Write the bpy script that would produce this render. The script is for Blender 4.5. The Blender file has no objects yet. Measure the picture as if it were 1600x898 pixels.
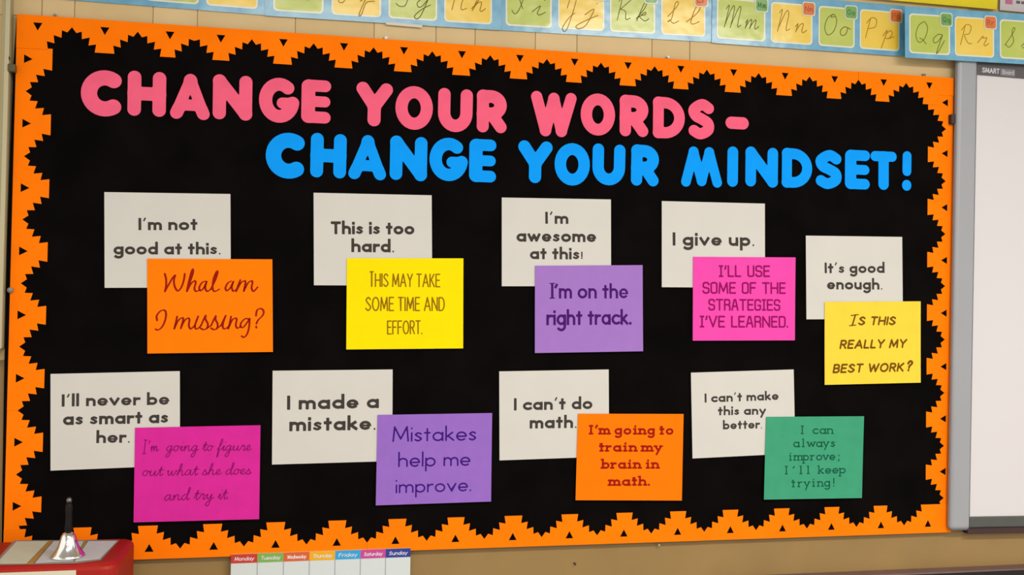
import bpy, bmesh, math, random
import numpy as np
from mathutils import Vector, Matrix

# ------------------------------------------------------------------ camera
# World: wall surface is the plane Y=0, X to the right, Z up, the room is at Y<0.
Z0 = 1.0                                   # height of the bulletin board's lower edge
CAM = Vector((0.64756, -2.40898, 0.57905 + Z0))
ROT = ((0.97959052, -0.20043947, 0.01504766),      # image right
       (0.01903774, 0.01799391, -0.99965683),      # image down
       (0.20009992, 0.97954083, 0.02144258))       # forward
FPX = 1560.0
scene = bpy.context.scene
COL = scene.collection
cd = bpy.data.cameras.new('camera'); cam = bpy.data.objects.new('camera', cd); COL.objects.link(cam)
cd.sensor_width = 36.0; cd.sensor_fit = 'HORIZONTAL'; cd.lens = FPX * 36.0 / 1600.0
r, d, f = (Vector(v) for v in ROT)
cam.matrix_world = Matrix(((r.x, -d.x, -f.x, CAM.x), (r.y, -d.y, -f.y, CAM.y), (r.z, -d.z, -f.z, CAM.z), (0, 0, 0, 1)))
cd.clip_start = 0.05
scene.camera = cam

# ------------------------------------------------------------------ world, lights, exposure
w = bpy.data.worlds.new('room_ambient'); scene.world = w; w.use_nodes = True
w.node_tree.nodes['Background'].inputs[0].default_value = (1.0, 0.93, 0.84, 1)
w.node_tree.nodes['Background'].inputs[1].default_value = 1.19
scene.view_settings.view_transform = 'Standard'; scene.view_settings.look = 'None'
scene.view_settings.exposure = 0.0; scene.view_settings.gamma = 1.0
LIGHT_COL = (1.0, 0.93, 0.82)
LAMPS = [(0.75, -2.25, 37.0), (2.3, -2.25, 69.0), (0.7, -4.2, 34.0), (2.4, -4.2, 58.0)]
CEIL = 2.95

# ------------------------------------------------------------------ helpers
def lin(c):
    return tuple(((x/255.0)/12.92 if x/255.0 <= 0.04045 else ((x/255.0+0.055)/1.055)**2.4) for x in c)
ILL = (1.44, 1.34, 1.20)                   # light that reaches the board, relative to white
def albedo(c):
    return tuple(min(0.93, max(0.002, v/i)) for v, i in zip(lin(c), ILL)) + (1,)
MATS = {}
def mat(name, c, rough=0.75, spec=0.25, metal=0.0, noise=0.0, nscale=30.0, coat=0.0, bump=0.0, raw=False, c2=None):
    if name in MATS: return MATS[name]
    m = bpy.data.materials.new(name); m.use_nodes = True
    nt = m.node_tree; b = nt.nodes['Principled BSDF']
    col = (tuple(c)+(1,))[:4] if raw else albedo(c)
    b.inputs['Roughness'].default_value = rough
    b.inputs['Specular IOR Level'].default_value = spec
    b.inputs['Metallic'].default_value = metal
    b.inputs['Coat Weight'].default_value = coat
    b.inputs['Coat Roughness'].default_value = 0.2
    tc = nt.nodes.new('ShaderNodeTexCoord')
    ns = nt.nodes.new('ShaderNodeTexNoise'); ns.inputs['Scale'].default_value = nscale; ns.inputs['Detail'].default_value = 4
    nt.links.new(tc.outputs['Object'], ns.inputs['Vector'])
    rp = nt.nodes.new('ShaderNodeValToRGB')
    if c2 is not None:
        lo, hi = col, albedo(c2)
    else:
        lo = tuple(v*(1-noise) for v in col[:3])+(1,); hi = tuple(min(0.95, v*(1+noise)) for v in col[:3])+(1,)
    rp.color_ramp.elements[0].position = 0.32; rp.color_ramp.elements[1].position = 0.7
    rp.color_ramp.elements[0].color = lo; rp.color_ramp.elements[1].color = hi
    nt.links.new(ns.outputs['Fac'], rp.inputs['Fac']); nt.links.new(rp.outputs['Color'], b.inputs['Base Color'])
    if bump:
        bp = nt.nodes.new('ShaderNodeBump'); bp.inputs['Strength'].default_value = bump; bp.inputs['Distance'].default_value = 0.01
        n2 = nt.nodes.new('ShaderNodeTexNoise'); n2.inputs['Scale'].default_value = 14.0; n2.inputs['Detail'].default_value = 2
        nt.links.new(tc.outputs['Object'], n2.inputs['Vector'])
        nt.links.new(n2.outputs['Fac'], bp.inputs['Height']); nt.links.new(bp.outputs['Normal'], b.inputs['Normal'])
        if coat: nt.links.new(bp.outputs['Normal'], b.inputs['Coat Normal'])
    MATS[name] = m
    return m

def ray(u, v):
    return r*((u-800.0)/FPX) + d*((v-449.0)/FPX) + f
def at(u, v, Y=0.0):
    q = ray(u, v); t = (Y-CAM.y)/q.y
    return CAM + q*t
def atz(u, v, Z):
    q = ray(u, v); t = (Z-CAM.z)/q.z
    return CAM + q*t

def link(name, me, parent=None, m=None):
    o = bpy.data.objects.new(name, me); COL.objects.link(o)
    if name in ('lettering', 'grid_lines'): o['kind'] = 'stuff'
    if m is not None and me is not None: me.materials.append(m)
    if parent is not None: o.parent = parent
    return o
def tag(o, label=None, cat=None, group=None, kind=None):
    if label: o['label'] = label
    if cat: o['category'] = cat
    if group: o['group'] = group
    if kind: o['kind'] = kind
    return o
def empty(name, loc, label, cat, group=None):
    o = bpy.data.objects.new(name, None); COL.objects.link(o); o.location = loc; o.empty_display_size = 0.05
    return tag(o, label, cat, group)
def mesh_from(verts, faces, name='mesh', smooth=False):
    me = bpy.data.meshes.new(name); me.from_pydata([tuple(v) for v in verts], [], faces); me.update()
    if smooth:
        for p in me.polygons: p.use_smooth = True
    return me
def rel(me, o):
    """shift a world-space mesh so that it sits right under a parent placed at o"""
    me.transform(Matrix.Translation(-Vector(o))); return me
def box_mesh(x0, x1, y0, y1, z0, z1, bev=0.0, seg=2):
    bm = bmesh.new(); bmesh.ops.create_cube(bm, size=1)
    bmesh.ops.scale(bm, vec=(x1-x0, y1-y0, z1-z0), verts=bm.verts)
    bmesh.ops.translate(bm, vec=((x0+x1)/2, (y0+y1)/2, (z0+z1)/2), verts=bm.verts)
    if bev: bmesh.ops.bevel(bm, geom=bm.edges[:], offset=bev, segments=seg, affect='EDGES', profile=0.5)
    me = bpy.data.meshes.new('box'); bm.to_mesh(me); bm.free(); return me
def recenter(o):
    """put a top-level mesh's origin at its own lowest middle point"""
    me = o.data; vs = [v.co for v in me.vertices]
    c = Vector(((min(v.x for v in vs)+max(v.x for v in vs))/2, max(v.y for v in vs), min(v.z for v in vs)))
    me.transform(Matrix.Translation(-c)); o.location = c; return c
def poly_mesh(loops, thick):
    """flat outline(s) in x,z -> solid sheet, back at y=0, front at y=-thick; inner loops are holes"""
    cu = bpy.data.curves.new('outline', 'CURVE'); cu.dimensions = '2D'; cu.fill_mode = 'BOTH'; cu.extrude = thick/2
    for lp in loops:
        s = cu.splines.new('POLY'); s.points.add(len(lp)-1)
        for i, (x, z) in enumerate(lp): s.points[i].co = (x, z, 0, 1)
        s.use_cyclic_u = True
    o = bpy.data.objects.new('outline', cu); COL.objects.link(o)
    dg = bpy.context.evaluated_depsgraph_get()
    me = bpy.data.meshes.new_from_object(o.evaluated_get(dg))
    bpy.data.objects.remove(o); bpy.data.curves.remove(cu)
    me.materials.clear()
    me.transform(Matrix(((1, 0, 0, 0), (0, 0, -1, -thick/2), (0, 1, 0, 0), (0, 0, 0, 1))))
    return me
def shifted(me, x, y, z):
    me.transform(Matrix.Translation((x, y, z))); return me

# ------------------------------------------------------------------ strokes and lettering
def E(cx, cy, rx, ry, a0, a1, n=None):
    n = n or max(6, int(abs(a1-a0)/20))
    return [(cx+rx*math.cos(math.radians(a0+(a1-a0)*i/n)), cy+ry*math.sin(math.radians(a0+(a1-a0)*i/n))) for i in range(n+1)]
def smooth(p, n=5):
    out = []
    for i in range(len(p)-1):
        p0 = p[max(0, i-1)]; p1 = p[i]; p2 = p[i+1]; p3 = p[min(len(p)-1, i+2)]
        for k in range(n):
            t = k/n; t2 = t*t; t3 = t2*t
            out.append(tuple(0.5*((2*p1[j])+(-p0[j]+p2[j])*t+(2*p0[j]-5*p1[j]+4*p2[j]-p3[j])*t2+(-p0[j]+3*p1[j]-3*p2[j]+p3[j])*t3) for j in (0, 1)))
    out.append(p[-1]); return out
ARCH = lambda x, w: [(x, .6)]+E(x+w/2, .6, w/2, .4, 180, 0)+[(x+w, 0)]
S_LOW = smooth([(.56, .86), (.3, 1), (.04, .78), (.3, .53), (.58, .26), (.3, 0), (0, .14)], 4)
# lowercase skeletons: y 0 baseline, 1 x-height, 2 ascender, -1 descender
LOW = {
 'a': (.9, [E(.45, .5, .45, .5, 0, 360), [(.9, 1), (.9, 0)]]),
 'b': (.9, [[(0, 2), (0, 0)], E(.45, .5, .45, .5, 0, 360)]),
 'c': (.78, [E(.5, .5, .5, .5, 52, 308)]),
 'd': (.9, [E(.45, .5, .45, .5, 0, 360), [(.9, 2), (.9, 0)]]),
 'e': (.9, [[(.1, .48), (.86, .48)], E(.45, .5, .45, .5, 2, 312)]),
 'f': (.55, [[(.2, 0), (.2, 1.5)]+E(.45, 1.5, .25, .5, 180, 60), [(0, 1), (.5, 1)]]),
 'g': (.9, [E(.45, .5, .45, .5, 0, 360), [(.9, 1), (.9, -.4)]+E(.45, -.4, .45, .6, 0, -140)]),
 'h': (.8, [[(0, 2), (0, 0)], ARCH(0, .8)]),
 'i': (.0, [[(0, 1), (0, 0)], [(0, 1.72), (0, 1.76)]]),
 'k': (.72, [[(0, 2), (0, 0)], [(.62, 1), (.06, .45)], [(.2, .56), (.72, 0)]]),
 'l': (.0, [[(0, 2), (0, 0)]]),
 'm': (1.36, [[(0, 1), (0, 0)], ARCH(0, .68), ARCH(.68, .68)]),
 'n': (.78, [[(0, 1), (0, 0)], ARCH(0, .78)]),
 'o': (.94, [E(.47, .5, .47, .5, 0, 360)]),
 'p': (.9, [[(0, 1), (0, -1)], E(.45, .5, .45, .5, 0, 360)]),
 'r': (.48, [[(0, 1), (0, 0)], [(0, .5)]+E(.42, .5, .42, .48, 180, 75)]),
 's': (.58, [S_LOW]),
 't': (.5, [[(.25, 1.62), (.25, 0)], [(0, 1), (.5, 1)]]),
 'u': (.78, [[(0, 1), (0, .4)]+E(.39, .4, .39, .4, 180, 360), [(.78, 1), (.78, 0)]]),
 'v': (.84, [[(0, 1), (.42, 0), (.84, 1)]]),
 'w': (1.3, [[(0, 1), (.34, 0), (.65, .95), (.96, 0), (1.3, 1)]]),
 'y': (.84, [[(0, 1), (.44, .05)], [(.84, 1), (.2, -1)]]),
 "'": (.14, [[(.14, 1.9), (0, 1.45)]]),
 '.': (.0, [[(0, .0), (0, .03)]]),
 ';': (.08, [[(.06, .9), (.06, .93)], [(.06, .05), (0, -.4)]]),
 '!': (.0, [[(0, 2), (0, .6)], [(0, 0), (0, .03)]]),
 'j': (.3, [[(.3, 1), (.3, -.5)]+E(0, -.5, .3, .5, 0, -90)]),
 'q': (.9, [E(.45, .5, .45, .5, 0, 360), [(.9, 1), (.9, -1)]]),
 'x': (.75, [[(0, 1), (.75, 0)], [(.75, 1), (0, 0)]]),
 'z': (.7, [[(0, 1), (.7, 1), (0, 0), (.7, 0)]]),
}
S_CAP = smooth([(.6, .84), (.33, 1), (.04, .78), (.33, .52), (.64, .25), (.32, 0), (0, .16)], 4)
# capital skeletons: y 0..1
CAP = {
 'A': (.8, [[(0, 0), (.4, 1), (.8, 0)], [(.15, .33), (.65, .33)]]),
 'B': (.6, [[(0, 0), (0, 1), (.35, 1)]+E(.35, .76, .22, .24, 90, -90)+[(0, .52)], [(.35, .52)]+E(.35, .26, .27, .26, 90, -90)+[(0, 0)]]),
 'C': (.7, [E(.42, .5, .42, .5, 50, 310)]),
 'D': (.7, [[(0, 0), (0, 1), (.3, 1)]+E(.3, .5, .4, .5, 90, -90)+[(0, 0)]]),
 'E': (.55, [[(.55, 1), (0, 1), (0, 0), (.55, 0)], [(0, .52), (.48, .52)]]),
 'F': (.55, [[(.55, 1), (0, 1), (0, 0)], [(0, .52), (.46, .52)]]),
 'G': (.75, [E(.42, .5, .42, .5, 50, 330)+[(.78, .45), (.45, .45)]]),
 'H': (.7, [[(0, 0), (0, 1)], [(.7, 0), (.7, 1)], [(0, .5), (.7, .5)]]),
 'I': (.0, [[(0, 0), (0, 1)]]),
 'J': (.4, [[(.4, 1), (.4, .25)]+E(.2, .25, .2, .25, 0, -180)]),
 'K': (.65, [[(0, 0), (0, 1)], [(.6, 1), (.03, .42)], [(.18, .56), (.65, 0)]]),
 'L': (.5, [[(0, 1), (0, 0), (.5, 0)]]),
 'M': (.9, [[(0, 0), (.08, 1), (.45, .15), (.82, 1), (.9, 0)]]),
 'N': (.7, [[(0, 0), (0, 1), (.7, 0), (.7, 1)]]),
 'O': (.85, [E(.42, .5, .42, .5, 0, 360)]),
 'P': (.6, [[(0, 0), (0, 1), (.33, 1)]+E(.33, .74, .26, .26, 90, -90)+[(0, .48)]]),
 'Q': (.85, [E(.42, .5, .42, .5, 0, 360), [(.5, .3), (.85, -.05)]]),
 'R': (.62, [[(0, 0), (0, 1), (.33, 1)]+E(.33, .74, .26, .26, 90, -90)+[(0, .48)], [(.3, .48), (.62, 0)]]),
 'S': (.64, [S_CAP]),
 'T': (.65, [[(0, 1), (.65, 1)], [(.325, 1), (.325, 0)]]),
 'U': (.65, [[(0, 1), (0, .3)]+E(.325, .3, .325, .3, 180, 360)+[(.65, 1)]]),
 'V': (.75, [[(0, 1), (.375, 0), (.75, 1)]]),
 'W': (1.1, [[(0, 1), (.28, 0), (.55, .9), (.82, 0), (1.1, 1)]]),
 'Y': (.7, [[(0, 1), (.35, .48), (.7, 1)], [(.35, .48), (.35, 0)]]),
 "'": (.1, [[(.1, 1), (.02, .72)]]),
 '.': (.0, [[(0, 0), (0, .02)]]),
 '?': (.5, [smooth([(0, .78), (.08, .95), (.3, 1.05), (.52, .88), (.42, .66), (.22, .5), (.2, .3)], 4), [(.17, .0), (.17, .03)]]),
}
SQ = {  # squared variants for the angular athletic lettering
 'O': (.6, [[(.14, 0), (0, .1), (0, .9), (.14, 1), (.46, 1), (.6, .9), (.6, .1), (.46, 0), (.14, 0)]]),
 'S': (.58, [[(.58, .82), (.58, .9), (.44, 1), (.14, 1), (0, .9), (0, .62), (.12, .52), (.46, .48), (.58, .38), (.58, .1), (.44, 0), (.14, 0), (0, .1), (0, .18)]]),
 'U': (.58, [[(0, 1), (0, .1), (.14, 0), (.44, 0), (.58, .1), (.58, 1)]]),
 'G': (.6, [[(.6, .8), (.6, .9), (.46, 1), (.14, 1), (0, .9), (0, .1), (.14, 0), (.46, 0), (.6, .1), (.6, .45), (.36, .45)]]),
 'D': (.6, [[(0, 0), (0, 1), (.46, 1), (.6, .88), (.6, .12), (.46, 0), (0, 0)]]),
 'R': (.58, [[(0, 0), (0, 1), (.44, 1), (.56, .9), (.56, .6), (.44, .5), (0, .5)], [(.42, .5), (.58, .35), (.58, 0)]]),
 'A': (.64, [[(0, 0), (.24, 1), (.4, 1), (.64, 0)], [(.1, .35), (.54, .35)]]),
 'I': (.3, [[(.15, 0), (.15, 1)], [(0, 0), (.3, 0)], [(0, 1), (.3, 1)]]),
}
# joined handwriting: smooth strokes; y as for LOW
SCR = {
 'a': (.95, [[(.62, .95), (.3, .95), (.02, .45), (.15, .02), (.4, .15), (.66, .9)], [(.66, .9), (.62, .2), (.75, 0), (.95, .25)]]),
 'd': (.95, [[(.62, .95), (.3, .95), (.02, .45), (.15, .02), (.4, .15), (.66, .9), (.85, 1.9), (.7, 1.95), (.62, .6), (.7, 0), (.95, .25)]]),
 'e': (.7, [[(0, .3), (.4, .55), (.45, .95), (.2, .95), (.08, .4), (.25, 0), (.7, .3)]]),
 'f': (.6, [[(0, .2), (.45, 1.2), (.55, 1.9), (.38, 1.9), (.2, .3), (.1, -.9), (.2, -.95), (.28, .1), (.6, .3)]]),
 'g': (.9, [[(.62, .95), (.3, .95), (.02, .45), (.15, .02), (.4, .15), (.66, .9)], [(.66, .9), (.5, -.5), (.3, -1), (.05, -.8), (.35, -.25), (.9, .3)]]),
 'h': (.95, [[(0, .2), (.4, 1.3), (.45, 1.95), (.3, 1.8), (.08, 0)], [(.08, .1), (.3, .8), (.55, .95), (.6, .6), (.6, .1), (.75, 0), (.95, .3)]]),
 'i': (.5, [[(0, .3), (.25, .95), (.2, .2), (.3, 0), (.5, .3)], [(.36, 1.5), (.37, 1.53)]]),
 'j': (.5, [[(0, .3), (.3, .95), (.15, -.6), (-.1, -1), (-.2, -.7), (.5, .3)], [(.36, 1.5), (.37, 1.53)]]),
 'k': (.85, [[(0, .2), (.4, 1.3), (.45, 1.95), (.3, 1.8), (.08, 0)], [(.1, .3), (.5, .95), (.55, .7), (.2, .5), (.6, .02), (.85, .3)]]),
 'l': (.55, [[(0, .2), (.4, 1.3), (.42, 1.95), (.25, 1.7), (.18, .3), (.3, 0), (.55, .3)]]),
 'm': (1.4, [[(0, .6), (.15, .95), (.1, 0)], [(.1, .1), (.35, .85), (.55, .95), (.55, 0)], [(.55, .1), (.8, .85), (1.0, .95), (1.02, .2), (1.15, 0), (1.4, .3)]]),
 'n': (1.0, [[(0, .6), (.15, .95), (.1, 0)], [(.1, .1), (.35, .85), (.6, .95), (.6, .2), (.75, 0), (1.0, .3)]]),
 'o': (.8, [[(.55, .9), (.25, .98), (.02, .5), (.2, .02), (.5, .2), (.55, .8), (.5, .95), (.8, .75)]]),
 'p': (.9, [[(0, .3), (.25, .95), (.1, -.9)], [(.2, .5), (.5, .98), (.7, .6), (.5, .05), (.25, .1)], [(.5, .05), (.9, .3)]]),
 'q': (.9, [[(.62, .95), (.3, .95), (.02, .45), (.15, .02), (.4, .15), (.66, .9)], [(.66, .9), (.5, -.9), (.65, -.7), (.9, .3)]]),
 'r': (.75, [[(0, .3), (.25, 1.05), (.3, .85), (.55, .9), (.45, .2), (.55, 0), (.75, .3)]]),
 's': (.65, [[(0, .2), (.3, 1), (.32, .8), (.5, .35), (.35, 0), (.08, .08)], [(.4, .02), (.65, .3)]]),
 't': (.6, [[(0, .3), (.35, 1.6), (.25, .3), (.35, 0), (.6, .3)], [(.05, 1.05), (.6, 1.1)]]),
 'u': (1.0, [[(0, .6), (.15, .95), (.1, .25), (.25, 0), (.5, .25), (.68, .95)], [(.68, .95), (.65, .2), (.78, 0), (1.0, .3)]]),
 'v': (.75, [[(0, .7), (.15, .95), (.3, .05), (.6, .7), (.58, .95), (.75, .8)]]),
 'w': (1.15, [[(0, .7), (.12, .95), (.1, .25), (.3, .02), (.55, .85), (.55, .2), (.75, .02), (1.0, .7), (.95, .95), (1.15, .8)]]),
 'y': (.9, [[(0, .6), (.15, .95), (.15, .3), (.35, .1), (.66, .95)], [(.66, .95), (.5, -.5), (.3, -1), (.05, -.8), (.35, -.25), (.9, .3)]]),
 "'": (.14, [[(.14, 1.9), (.05, 1.5)]]),
 '.': (.1, [[(.05, 0), (.05, .03)]]),
 'I': (.6, [[(.3, 2), (.3, -.3)], [(0, 2.05), (.6, 2)], [(.05, -.35), (.6, -.32)]]),
}
SCAP = {  # flowing capitals, y 0..1
 'A': (.8, [[(.75, .9), (.4, .95), (.02, .4), (.15, .02), (.45, .3), (.8, 1)], [(.8, 1), (.72, .1), (.9, .1)]]),
 'B': (.7, [[(.15, 1), (.05, 0)], [(0, .85), (.4, 1), (.6, .8), (.25, .52), (.65, .35), (.4, 0), (.05, .05)]]),
 'C': (.75, [[(.55, .75), (.65, .95), (.4, .98), (.05, .5), (.3, 0), (.75, .25)]]),
 'D': (.8, [[(.3, .95), (.2, .1), (.05, .05), (.2, .15), (.6, .05), (.8, .5), (.5, .98), (.1, .85)]]),
 'E': (.65, [[(.6, .85), (.4, 1), (.15, .8), (.35, .55), (.05, .3), (.25, 0), (.65, .2)]]),
 'F': (.7, [[(0, .85), (.3, 1), (.75, .95)], [(.45, .95), (.35, .1), (.1, 0), (0, .15)], [(.2, .5), (.6, .52)]]),
 'G': (.75, [[(0, .3), (.4, .8), (.5, 1), (.35, .95), (.3, .6), (.6, .6), (.65, .8), (.6, .1), (.3, 0), (.05, .12)]]),
 'H': (.85, [[(0, .85), (.15, 1), (.1, 0)], [(.85, 1), (.6, .5), (.6, .05), (.9, .1)], [(.1, .5), (.62, .52)]]),
 'I': (.6, [[(.6, .25), (.3, .7), (.4, 1), (.55, .9), (.4, .2), (.2, 0), (0, .15)]]),
 'J': (.6, [[(.1, .4), (.2, .9), (.5, 1), (.5, .4), (.3, -.6), (.05, -.5), (.3, -.05), (.6, .2)]]),
 'K': (.8, [[(0, .85), (.15, 1), (.1, 0)], [(.75, 1), (.15, .48)], [(.2, .5), (.5, .4), (.6, .05), (.85, .12)]]),
 'L': (.7, [[(0, .3), (.45, .8), (.45, 1), (.3, .9), (.25, .2), (.05, .05), (.15, .15), (.4, 0), (.7, .12)]]),
 'M': (1.1, [[(0, .85), (.15, 1), (.1, 0)], [(.1, .1), (.35, .95), (.5, .9), (.48, 0)], [(.48, .1), (.75, .95), (.9, .9), (.9, .1), (1.1, .15)]]),
 'N': (.85, [[(0, .85), (.15, 1), (.1, 0)], [(.1, .1), (.4, .95), (.6, .85), (.62, .1), (.85, .15)]]),
 'O': (.75, [[(.4, 1), (.1, .8), (.02, .35), (.3, 0), (.65, .2), (.72, .7), (.45, 1), (.3, .85), (.6, .9)]]),
 'P': (.65, [[(.15, .95), (.05, 0)], [(-.05, .7), (.2, .98), (.55, .9), (.55, .55), (.15, .45)]]),
 'Q': (.75, [[(.4, 1), (.1, .8), (.02, .35), (.3, 0), (.65, .2), (.72, .7), (.45, 1)], [(.3, .2), (.5, .15), (.8, -.05)]]),
 'R': (.8, [[(.15, .95), (.05, 0)], [(-.05, .7), (.2, .98), (.55, .9), (.5, .55), (.2, .48), (.55, .1), (.8, .1)]]),
 'S': (.7, [[(0, .1), (.4, .7), (.5, .95), (.35, .95), (.35, .7), (.55, .3), (.3, .02), (.05, .15)]]),
 'T': (.7, [[(0, .85), (.3, 1), (.75, .95)], [(.45, .95), (.35, .1), (.1, 0), (0, .15)]]),
}
for _d in (SCR, SCAP):
    for _k in list(_d): _d[_k] = (_d[_k][0], [smooth(s, 4) if len(s) > 2 else s for s in _d[_k][1]])
DEF = dict(t=.17, xh=.66, asc=1.06, desc=-.3, gap=.42, space=.55, slant=0.0, serif=0.0, square=True, sq=False, script=False, mono=0.0, contrast=0.0)
def layout(text, W, H, st):
    """-> list of (polyline, thickness) in a W x H line, x from 0, baseline at 0"""
    s = dict(DEF); s.update(st)
    t = s['t']*H; xh = s['xh']*H; asc = s['asc']*H; desc = s['desc']*H
    def ylow(y, th):
        if y > 1: return (xh-th/2)+(y-1)*(asc-xh)
        if y < 0: return th/2 + (-y)*(desc)
        return th/2+y*(xh-th)
    items = []; pen = 0.0; first = True
    for i, ch in enumerate(text):
        if ch == ' ':
            pen += s['space']+(s['mono'] if s['mono'] else 0)*.6; continue
        small = s.get('smallcap') and i > 0
        low = ch in LOW and ch.islower() or (ch in "';!." and not s.get('caps'))
        if s['script'] and (ch in SCR and (ch.islower() or ch in "'.I")): w_, st_ = SCR[ch]; kind = 'l'
        elif low: w_, st_ = LOW[ch]; kind = 'l'
        else:
            w_, st_ = (SQ[ch] if s['sq'] and ch in SQ else CAP.get(ch, LOW.get(ch))); kind = 'c'
            if not s.get('caps'): w_, st_ = w_/s['xh']*.95, [[(x/s['xh']*.95, y) for x, y in q] for q in st_]
        if small: w_, st_ = w_*small, [[(x*small, y*small) for x, y in q] for q in st_]
        if s['serif'] and ch in 'Iil' :
            pad = .22; w_ += 2*pad; st_ = [[(x+pad, y) for x, y in q] for q in st_]
        if s['mono']:
            pad = max(0, (s['mono']-w_)/2); st_ = [[(x+pad, y) for x, y in q] for q in st_]; w_ = max(w_, s['mono'])
        items.append((pen, w_, st_, kind, ch))
        pen += w_ + (0.0 if s['script'] and ch.islower() else s['gap'])
    end = items[-1][0]+items[-1][1]
    k = (W-t)/end if end > 1e-6 else 0.0
    out = []
    for pen, w_, st_, kind, ch in items:
        th = t*(.55 if (ch in "'." and s.get('thinp')) else 1)
        if s['script']: sy = 1
        for q in st_:
            pts = []
            for x, y in q:
                yy = ylow(y, th) if kind == 'l' else th/2+y*(H-th)
                if s.get('thinp') and ch == '!': yy = ylow(y/2.0*1.1, th)
                pts.append((t/2+k*(pen+x)+s['slant']*yy, yy))
            tt = th*(.55 if s.get('thinp') and ch == '!' else 1)
            if s.get('thinp') and ch == '.': tt = th*1.0
            if s['t'] > .15 and kind == 'l':
                if ch == 's': tt *= .78
                if ch == 'e': tt *= .62 if len(q) == 2 else .92
            out.append((pts, tt))
            if s['serif'] and len(q) >= 2 and ch not in "'.;!o":
                for a, b, P in ((q[0], q[1], pts[0]), (q[-1], q[-2], pts[-1])):
                    if abs(a[0]-b[0]) < .02 and abs(a[1]-b[1]) > .2:
                        L = s['serif']*H
                        top = a[1] > .9
                        lo, hi = (-L, L*(.1 if (kind == 'l' and top) else 1)) if True else (0, 0)
                        if ch in 'a' and top: lo = 0
                        out.append(([(P[0]+lo, P[1]), (P[0]+hi, P[1])], th*.8))
                    elif ch in 'vwyxk' and abs(a[1]-round(a[1])) < .01 and a[1] in (0, 1, -1):
                        L = s['serif']*H
                        if (a[1] == 1) or ch == 'k': out.append(([(P[0]-L*.8, P[1]), (P[0]+L*.8, P[1])], th*.8))
    return out, s
def contours(fld, step):
    """marching squares at 0 on a grid fld[j][i]; closed loops with linear interpolation"""
    ny, nx = fld.shape; seg = {}
    ins = fld < 0
    def ex(i, j):   # edge (i,j)-(i+1,j)
        a, b = fld[j, i], fld[j, i+1]; return ((i+a/(a-b))*step, j*step)
    def ey(i, j):
        a, b = fld[j, i], fld[j+1, i]; return (i*step, (j+a/(a-b))*step)
    nxt = {}
    code = ins[:-1, :-1]*1+ins[:-1, 1:]*2+ins[1:, 1:]*4+ins[1:, :-1]*8
    T = {1: [('L', 'B')], 2: [('B', 'R')], 3: [('L', 'R')], 4: [('R', 'T')], 5: [('L', 'B'), ('R', 'T')], 6: [('B', 'T')], 7: [('L', 'T')],
         8: [('T', 'L')], 9: [('T', 'B')], 10: [('B', 'R'), ('T', 'L')], 11: [('T', 'R')], 12: [('R', 'L')], 13: [('R', 'B')], 14: [('B', 'L')]}
    P = {}
    for j, i in zip(*np.nonzero((code > 0) & (code < 15))):
        key = {'B': ('x', i, j), 'T': ('x', i, j+1), 'L': ('y', i, j), 'R': ('y', i+1, j)}
        for a, b in T[int(code[j, i])]:
            ka, kb = key[a], key[b]
            for k in (ka, kb):
                if k not in P: P[k] = ex(k[1], k[2]) if k[0] == 'x' else ey(k[1], k[2])
            nxt[ka] = kb
    loops = []
    while nxt:
        k0 = next(iter(nxt)); k = k0; lp = []
        while k in nxt:
            lp.append(P[k]); k = nxt.pop(k)
        if len(lp) > 6: loops.append(lp)
    return loops
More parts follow.
